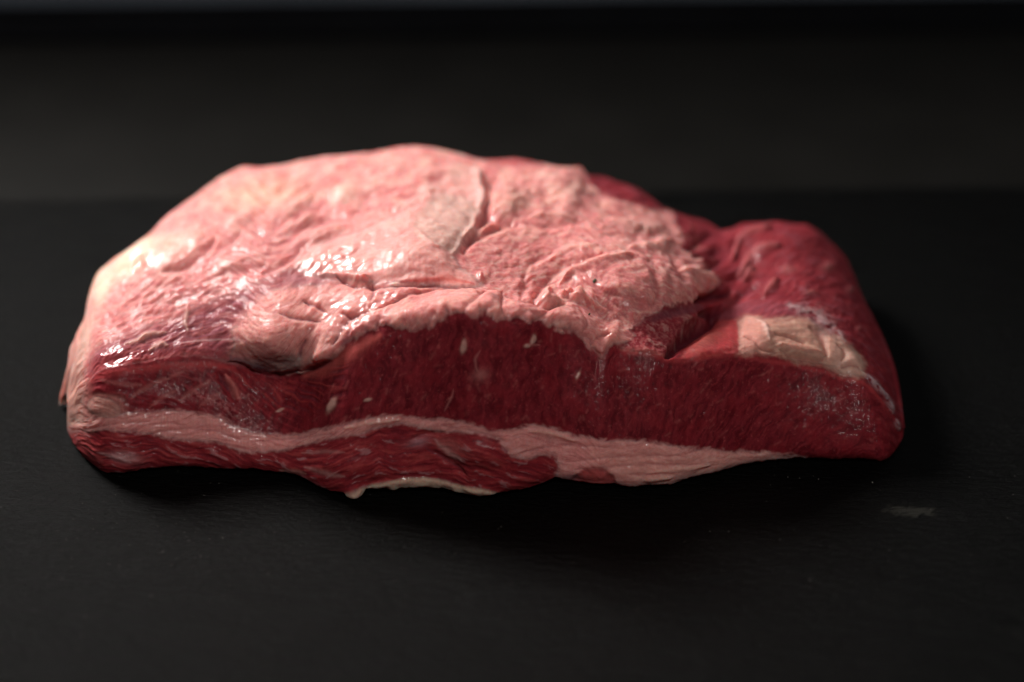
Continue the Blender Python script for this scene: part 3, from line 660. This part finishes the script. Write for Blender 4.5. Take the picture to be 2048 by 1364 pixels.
for key, name, m, lab in PARTS:
    f = q[qreg == key]
    if not len(f): continue
    used, inv = np.unique(f, return_inverse=True); inv = inv.reshape(-1, 4)
    me = bpy.data.meshes.new(name)
    me.vertices.add(len(used)); me.vertices.foreach_set('co', Pf[used].astype(np.float32).ravel())
    me.loops.add(inv.size); me.loops.foreach_set('vertex_index', inv.ravel().astype(np.int32))
    me.polygons.add(len(inv)); me.polygons.foreach_set('loop_start', np.arange(0, inv.size, 4, dtype=np.int32))
    me.update(calc_edges=True)
    at = me.attributes.new('tissue', 'FLOAT_COLOR', 'POINT')
    at.data.foreach_set('color', np.c_[Cf[used], np.ones(len(used))].astype(np.float32).ravel())
    at = me.attributes.new('wet', 'FLOAT', 'POINT'); at.data.foreach_set('value', Wf[used].astype(np.float32))
    me.polygons.foreach_set('use_smooth', np.ones(len(inv), bool))
    me.normals_split_custom_set_from_vertices(VN[used].tolist())
    me.materials.append(m)
    o = bpy.data.objects.new(name, me); C.objects.link(o); o.parent = root; o['label'] = lab

# ------------------------------------------------------------------ green herb specks on the fat
def mesh_obj(name, verts, faces, m, smooth_=False, parent=None):
    me = bpy.data.meshes.new(name); me.from_pydata([tuple(map(float, p)) for p in verts], [], faces); me.update()
    if smooth_: me.polygons.foreach_set('use_smooth', np.ones(len(me.polygons), bool))
    me.materials.append(m); o = bpy.data.objects.new(name, me); C.objects.link(o)
    if parent: o.parent = parent
    return o
mg, nt, b, nd, lk = mat('herb_green'); b.inputs['Base Color'].default_value = (.035, .06, .02, 1); b.inputs['Roughness'].default_value = .5
def surf(px, py):
    i = np.argmin((X - px) ** 2 + (Y - py) ** 2); return Pf[i], VN[i]
for (px, py, rad, lab) in [(1190, 569, .0007, 'larger dark green herb speck on the swirled fat mound'), (1178, 633, .0004, 'tiny dark green herb speck near the front of the fat')]:
    p0, n0 = surf(px, py); n0 = Vector(n0); t0 = n0.orthogonal().normalized(); b0 = n0.cross(t0)
    vs = []; rg_ = random.Random(px)
    for lay in (0, 1):
        for k in range(7):
            a = k / 7 * 2 * math.pi; rr = rad * rg_.uniform(.6, 1.2) * (1 if lay == 0 else .6)
            vs.append(Vector(p0) + n0 * (-.0002 + lay * .0007) + t0 * math.cos(a) * rr * 1.3 + b0 * math.sin(a) * rr * .8)
    fs = [tuple(range(7))[::-1], tuple(range(7, 14))] + [(k, (k + 1) % 7, 7 + (k + 1) % 7, 7 + k) for k in range(7)]
    o = mesh_obj('herb_speck', vs, fs, mg); o['label'] = lab; o['category'] = 'herb speck'

# ------------------------------------------------------------------ slate board
def slate_mat():
    m, nt, b, nd, lk = mat('black_slate')
    tc = nd.new('ShaderNodeTexCoord'); mp = nd.new('ShaderNodeMapping'); mp.inputs['Scale'].default_value = (1, 2.6, 1); mp.inputs['Rotation'].default_value = (0, 0, math.radians(-8))
    lk.new(tc.outputs['Object'], mp.inputs[0])
    n = nd.new('ShaderNodeTexNoise'); n.inputs['Scale'].default_value = 240; n.inputs['Detail'].default_value = 8; n.inputs['Roughness'].default_value = .7; lk.new(mp.outputs[0], n.inputs[0])
    nl = nd.new('ShaderNodeTexNoise'); nl.inputs['Scale'].default_value = 14; nl.inputs['Detail'].default_value = 5; lk.new(tc.outputs['Object'], nl.inputs[0])
    cr = nd.new('ShaderNodeValToRGB'); cr.color_ramp.elements[0].color = (.0008, .0008, .00075, 1); cr.color_ramp.elements[1].color = (.0024, .0024, .0022, 1)
    cr.color_ramp.elements[0].position = .3; cr.color_ramp.elements[1].position = .75
    lk.new(n.outputs['Fac'], cr.inputs[0]); 
    at = nd.new('ShaderNodeAttribute'); at.attribute_name = 'worn'
    mx = nd.new('ShaderNodeMix'); mx.data_type = 'RGBA'; lk.new(at.outputs['Fac'], mx.inputs[0]); lk.new(cr.outputs[0], mx.inputs[6]); mx.inputs[7].default_value = (.020, .019, .016, 1)
    lk.new(mx.outputs[2], b.inputs['Base Color'])
    rr = nd.new('ShaderNodeMapRange'); rr.inputs[3].default_value = .25; rr.inputs[4].default_value = .36; lk.new(nl.outputs['Fac'], rr.inputs[0]); lk.new(rr.outputs[0], b.inputs['Roughness'])
    bp = nd.new('ShaderNodeBump'); bp.inputs['Strength'].default_value = 1.0; bp.inputs['Distance'].default_value = .0010; lk.new(n.outputs['Fac'], bp.inputs['Height']); lk.new(bp.outputs[0], b.inputs['Normal'])
    b.inputs['Specular IOR Level'].default_value = .045
    return m
M_SLATE = slate_mat()
SX, SY = 720, 470
gx_, gy_ = np.meshgrid(np.linspace(-.30, .30, SX), np.linspace(-.36, .108, SY))
xm, ym = gx_ * 1000, gy_ * 1000
# straight back edge of the board, slightly askew and chipped
back = .1045 + .010 * gx_ / .3 + .0016 * fbm(xm / 9, xm * 0, 401, 4, .6) + .0014 * fbm(xm / 40, xm * 0, 402, 2)
yy = -.36 + (gy_ + .36) / (.108 + .36) * (back + .36)
ym = yy * 1000
wxm = xm + 4 * fbm(xm / 30, ym / 30, 405, 3); wym = ym + 3 * fbm(xm / 25, ym / 25, 406, 3)
ra, rb = rot(wxm, wym, -8)
rl, rm = rot(wxm, wym, -32)
lefty = smooth((-40 - xm) / 90)
z = .00028 * fbm(ra / 22, rb / 5, 410, 5, .55) * (1 - lefty) + .00018 * fbm(rl / 5, rm / 1.6, 411, 4, .7) * lefty + .0005 * fbm(xm / 70, ym / 50, 412, 2)
led = fbm(ra / 30, rb / 8, 413, 4, .5); z = z + .00012 * smooth((led - .12) / .03) + .00010 * smooth((led + .2) / .03)
keep = smooth((np.hypot(gx_ / .15, (yy + .03) / .08) - .9) / .3)
z = z * keep - .0002
z = z - .004 * smooth((yy - (back - .0018)) / .0018)
hh = at_z(1822., 1022., 0.); rx_, ry_, _ = at_h(1822., 1022., hh)
u_, v_ = (gx_ - rx_) / .0064, (yy - ry_) / .0026
worn = smooth((1.0 - np.hypot(u_, v_ + .25 * u_) + 1.9 * fbm(ra / 2.6, rb / .7, 420, 4, .65)) / .25)
z = z + .00010 * worn
va = np.stack([gx_, yy, z], -1).reshape(-1, 3)
ii = np.arange(SX * SY).reshape(SY, SX)
fq = np.stack([ii[:-1, :-1], ii[:-1, 1:], ii[1:, 1:], ii[1:, :-1]], -1).reshape(-1, 4)
# rim and underside: loop round the border, dropped to the bottom of the board
loop = np.r_[ii[0, :], ii[1:, -1], ii[-1, -2::-1], ii[-2:0:-1, 0]]
bot = va[loop].copy(); bot[:, 2] = -.0080
nb = len(va); va = np.vstack([va, bot])
k_ = np.arange(len(loop)); k2 = (k_ + 1) % len(loop)
sf = np.stack([loop, nb + k_, nb + k2, loop[k2]], -1)
fq = np.vstack([fq, sf])
me = bpy.data.meshes.new('slate_board')
me.vertices.add(len(va)); me.vertices.foreach_set('co', va.astype(np.float32).ravel())
me.loops.add(fq.size); me.loops.foreach_set('vertex_index', fq.ravel().astype(np.int32))
me.polygons.add(len(fq)); me.polygons.foreach_set('loop_start', np.arange(0, fq.size, 4, dtype=np.int32)); me.update(calc_edges=True)
me.polygons.foreach_set('use_smooth', np.r_[np.ones(len(fq) - len(sf), bool), np.zeros(len(sf), bool)])
at = me.attributes.new('worn', 'FLOAT', 'POINT'); at.data.foreach_set('value', np.r_[worn.ravel(), np.zeros(len(bot))].astype(np.float32))
me.materials.append(M_SLATE)
slate = bpy.data.objects.new('slate_board', me); C.objects.link(slate)
slate['label'] = 'large black slate board with rough cleft surface under the meat'; slate['category'] = 'slate board'

# ------------------------------------------------------------------ table, plinth and wall behind
def plain(name, col, rough, scale, bump, var=.5):
    m, nt, b, nd, lk = mat(name)
    tc = nd.new('ShaderNodeTexCoord'); n = nd.new('ShaderNodeTexNoise'); n.inputs['Scale'].default_value = scale; n.inputs['Detail'].default_value = 6; lk.new(tc.outputs['Object'], n.inputs[0])
    cr = nd.new('ShaderNodeValToRGB'); cr.color_ramp.elements[0].color = tuple(c * (1 - var) for c in col) + (1,); cr.color_ramp.elements[1].color = tuple(c * (1 + var) for c in col) + (1,)
    lk.new(n.outputs['Fac'], cr.inputs[0]); lk.new(cr.outputs[0], b.inputs['Base Color']); b.inputs['Roughness'].default_value = rough; b.inputs['Specular IOR Level'].default_value = .05
    bp = nd.new('ShaderNodeBump'); bp.inputs['Strength'].default_value = bump; bp.inputs['Distance'].default_value = .0006; lk.new(n.outputs['Fac'], bp.inputs['Height']); lk.new(bp.outputs[0], b.inputs['Normal'])
    return m
def box(name, x0, x1, y0, y1, z0, z1, m, skew=0.0):
    vs = [(x0, y0 + skew * x0, z0), (x1, y0 + skew * x1, z0), (x1, y1 + skew * x1, z0), (x0, y1 + skew * x0, z0)]
    vs += [(a, b_, z1) for a, b_, _ in vs]
    return mesh_obj(name, vs, [(3, 2, 1, 0), (4, 5, 6, 7), (0, 1, 5, 4), (1, 2, 6, 5), (2, 3, 7, 6), (3, 0, 4, 7)], m)
M_TABLE = plain('dark_table_top', (.0085, .0080, .0072), .6, 30, .4, .35)
M_PLINTH = plain('black_plinth', (.005, .005, .006), .9, 40, .2)
M_WALL = plain('blue_grey_board', (.15, .175, .21), .6, 6, .2, .6)
t_ = box('table', -1.2, 1.2, -.8, .262, -.045, -.0085, M_TABLE, .03); t_['kind'] = 'structure'
p_ = box('plinth', -1.2, 1.2, .266, .30, -.045, -.0062, M_PLINTH, .03); p_['kind'] = 'structure'
w_ = box('wall', -1.2, 1.2, .302, .34, -.045, .25, M_WALL, .03); w_['kind'] = 'structure'

# ------------------------------------------------------------------ dust and crumbs on the slate
md, nt, b, nd, lk = mat('pale_dust'); b.inputs['Base Color'].default_value = (.45, .42, .38, 1); b.inputs['Roughness'].default_value = .5
rg_ = random.Random(77); vs = []; fs = []
spots = [(1850,472,1.4),(1790,680,1.4),(1745,965,2.0),(910,1107,1.3),(1620,1160,1.2),(1420,1063,1.0),(326,1103,1.6),(445,1076,2.0),(303,1192,1.4),(1275,1220,1.0),(18,433,1.2),(1560,1080,1.0),(740,990,.8)]
for k in range(230):
    x_ = rg_.uniform(0, 2048); y_ = rg_.uniform(940, 1364)
    if k % 3 == 0: x_ = rg_.gauss(330, 150); y_ = rg_.gauss(1090, 70)
    spots.append((x_, y_, rg_.uniform(.25, .75)))
for (px, py, sz) in spots:
    h = at_z(px, py, .0003); x0, y0, z0 = at_h(px, py, h)
    if 190 < px < 1800 and py < interp(BOT, px) + 6 and py > 300: continue
    a = rg_.uniform(0, 6.28); sz *= .8; L_ = sz * .00014 * rg_.uniform(.7, 2.2); W_ = sz * .00011
    c_, s_ = math.cos(a), math.sin(a); n_ = len(vs)
    for (p, r_, zz) in [(-L_, 0, .0), (0, -W_, .0), (L_, 0, .0), (0, W_, .0), (0, 0, .0003)]:
        vs.append((x0 + p * c_ - r_ * s_, y0 + p * s_ + r_ * c_, z0 + zz))
    fs += [(n_, n_ + 1, n_ + 4), (n_ + 1, n_ + 2, n_ + 4), (n_ + 2, n_ + 3, n_ + 4), (n_ + 3, n_, n_ + 4)]
o = mesh_obj('dust', vs, fs, md); o['kind'] = 'stuff'; o['label'] = 'fine pale dust specks scattered on the black slate'
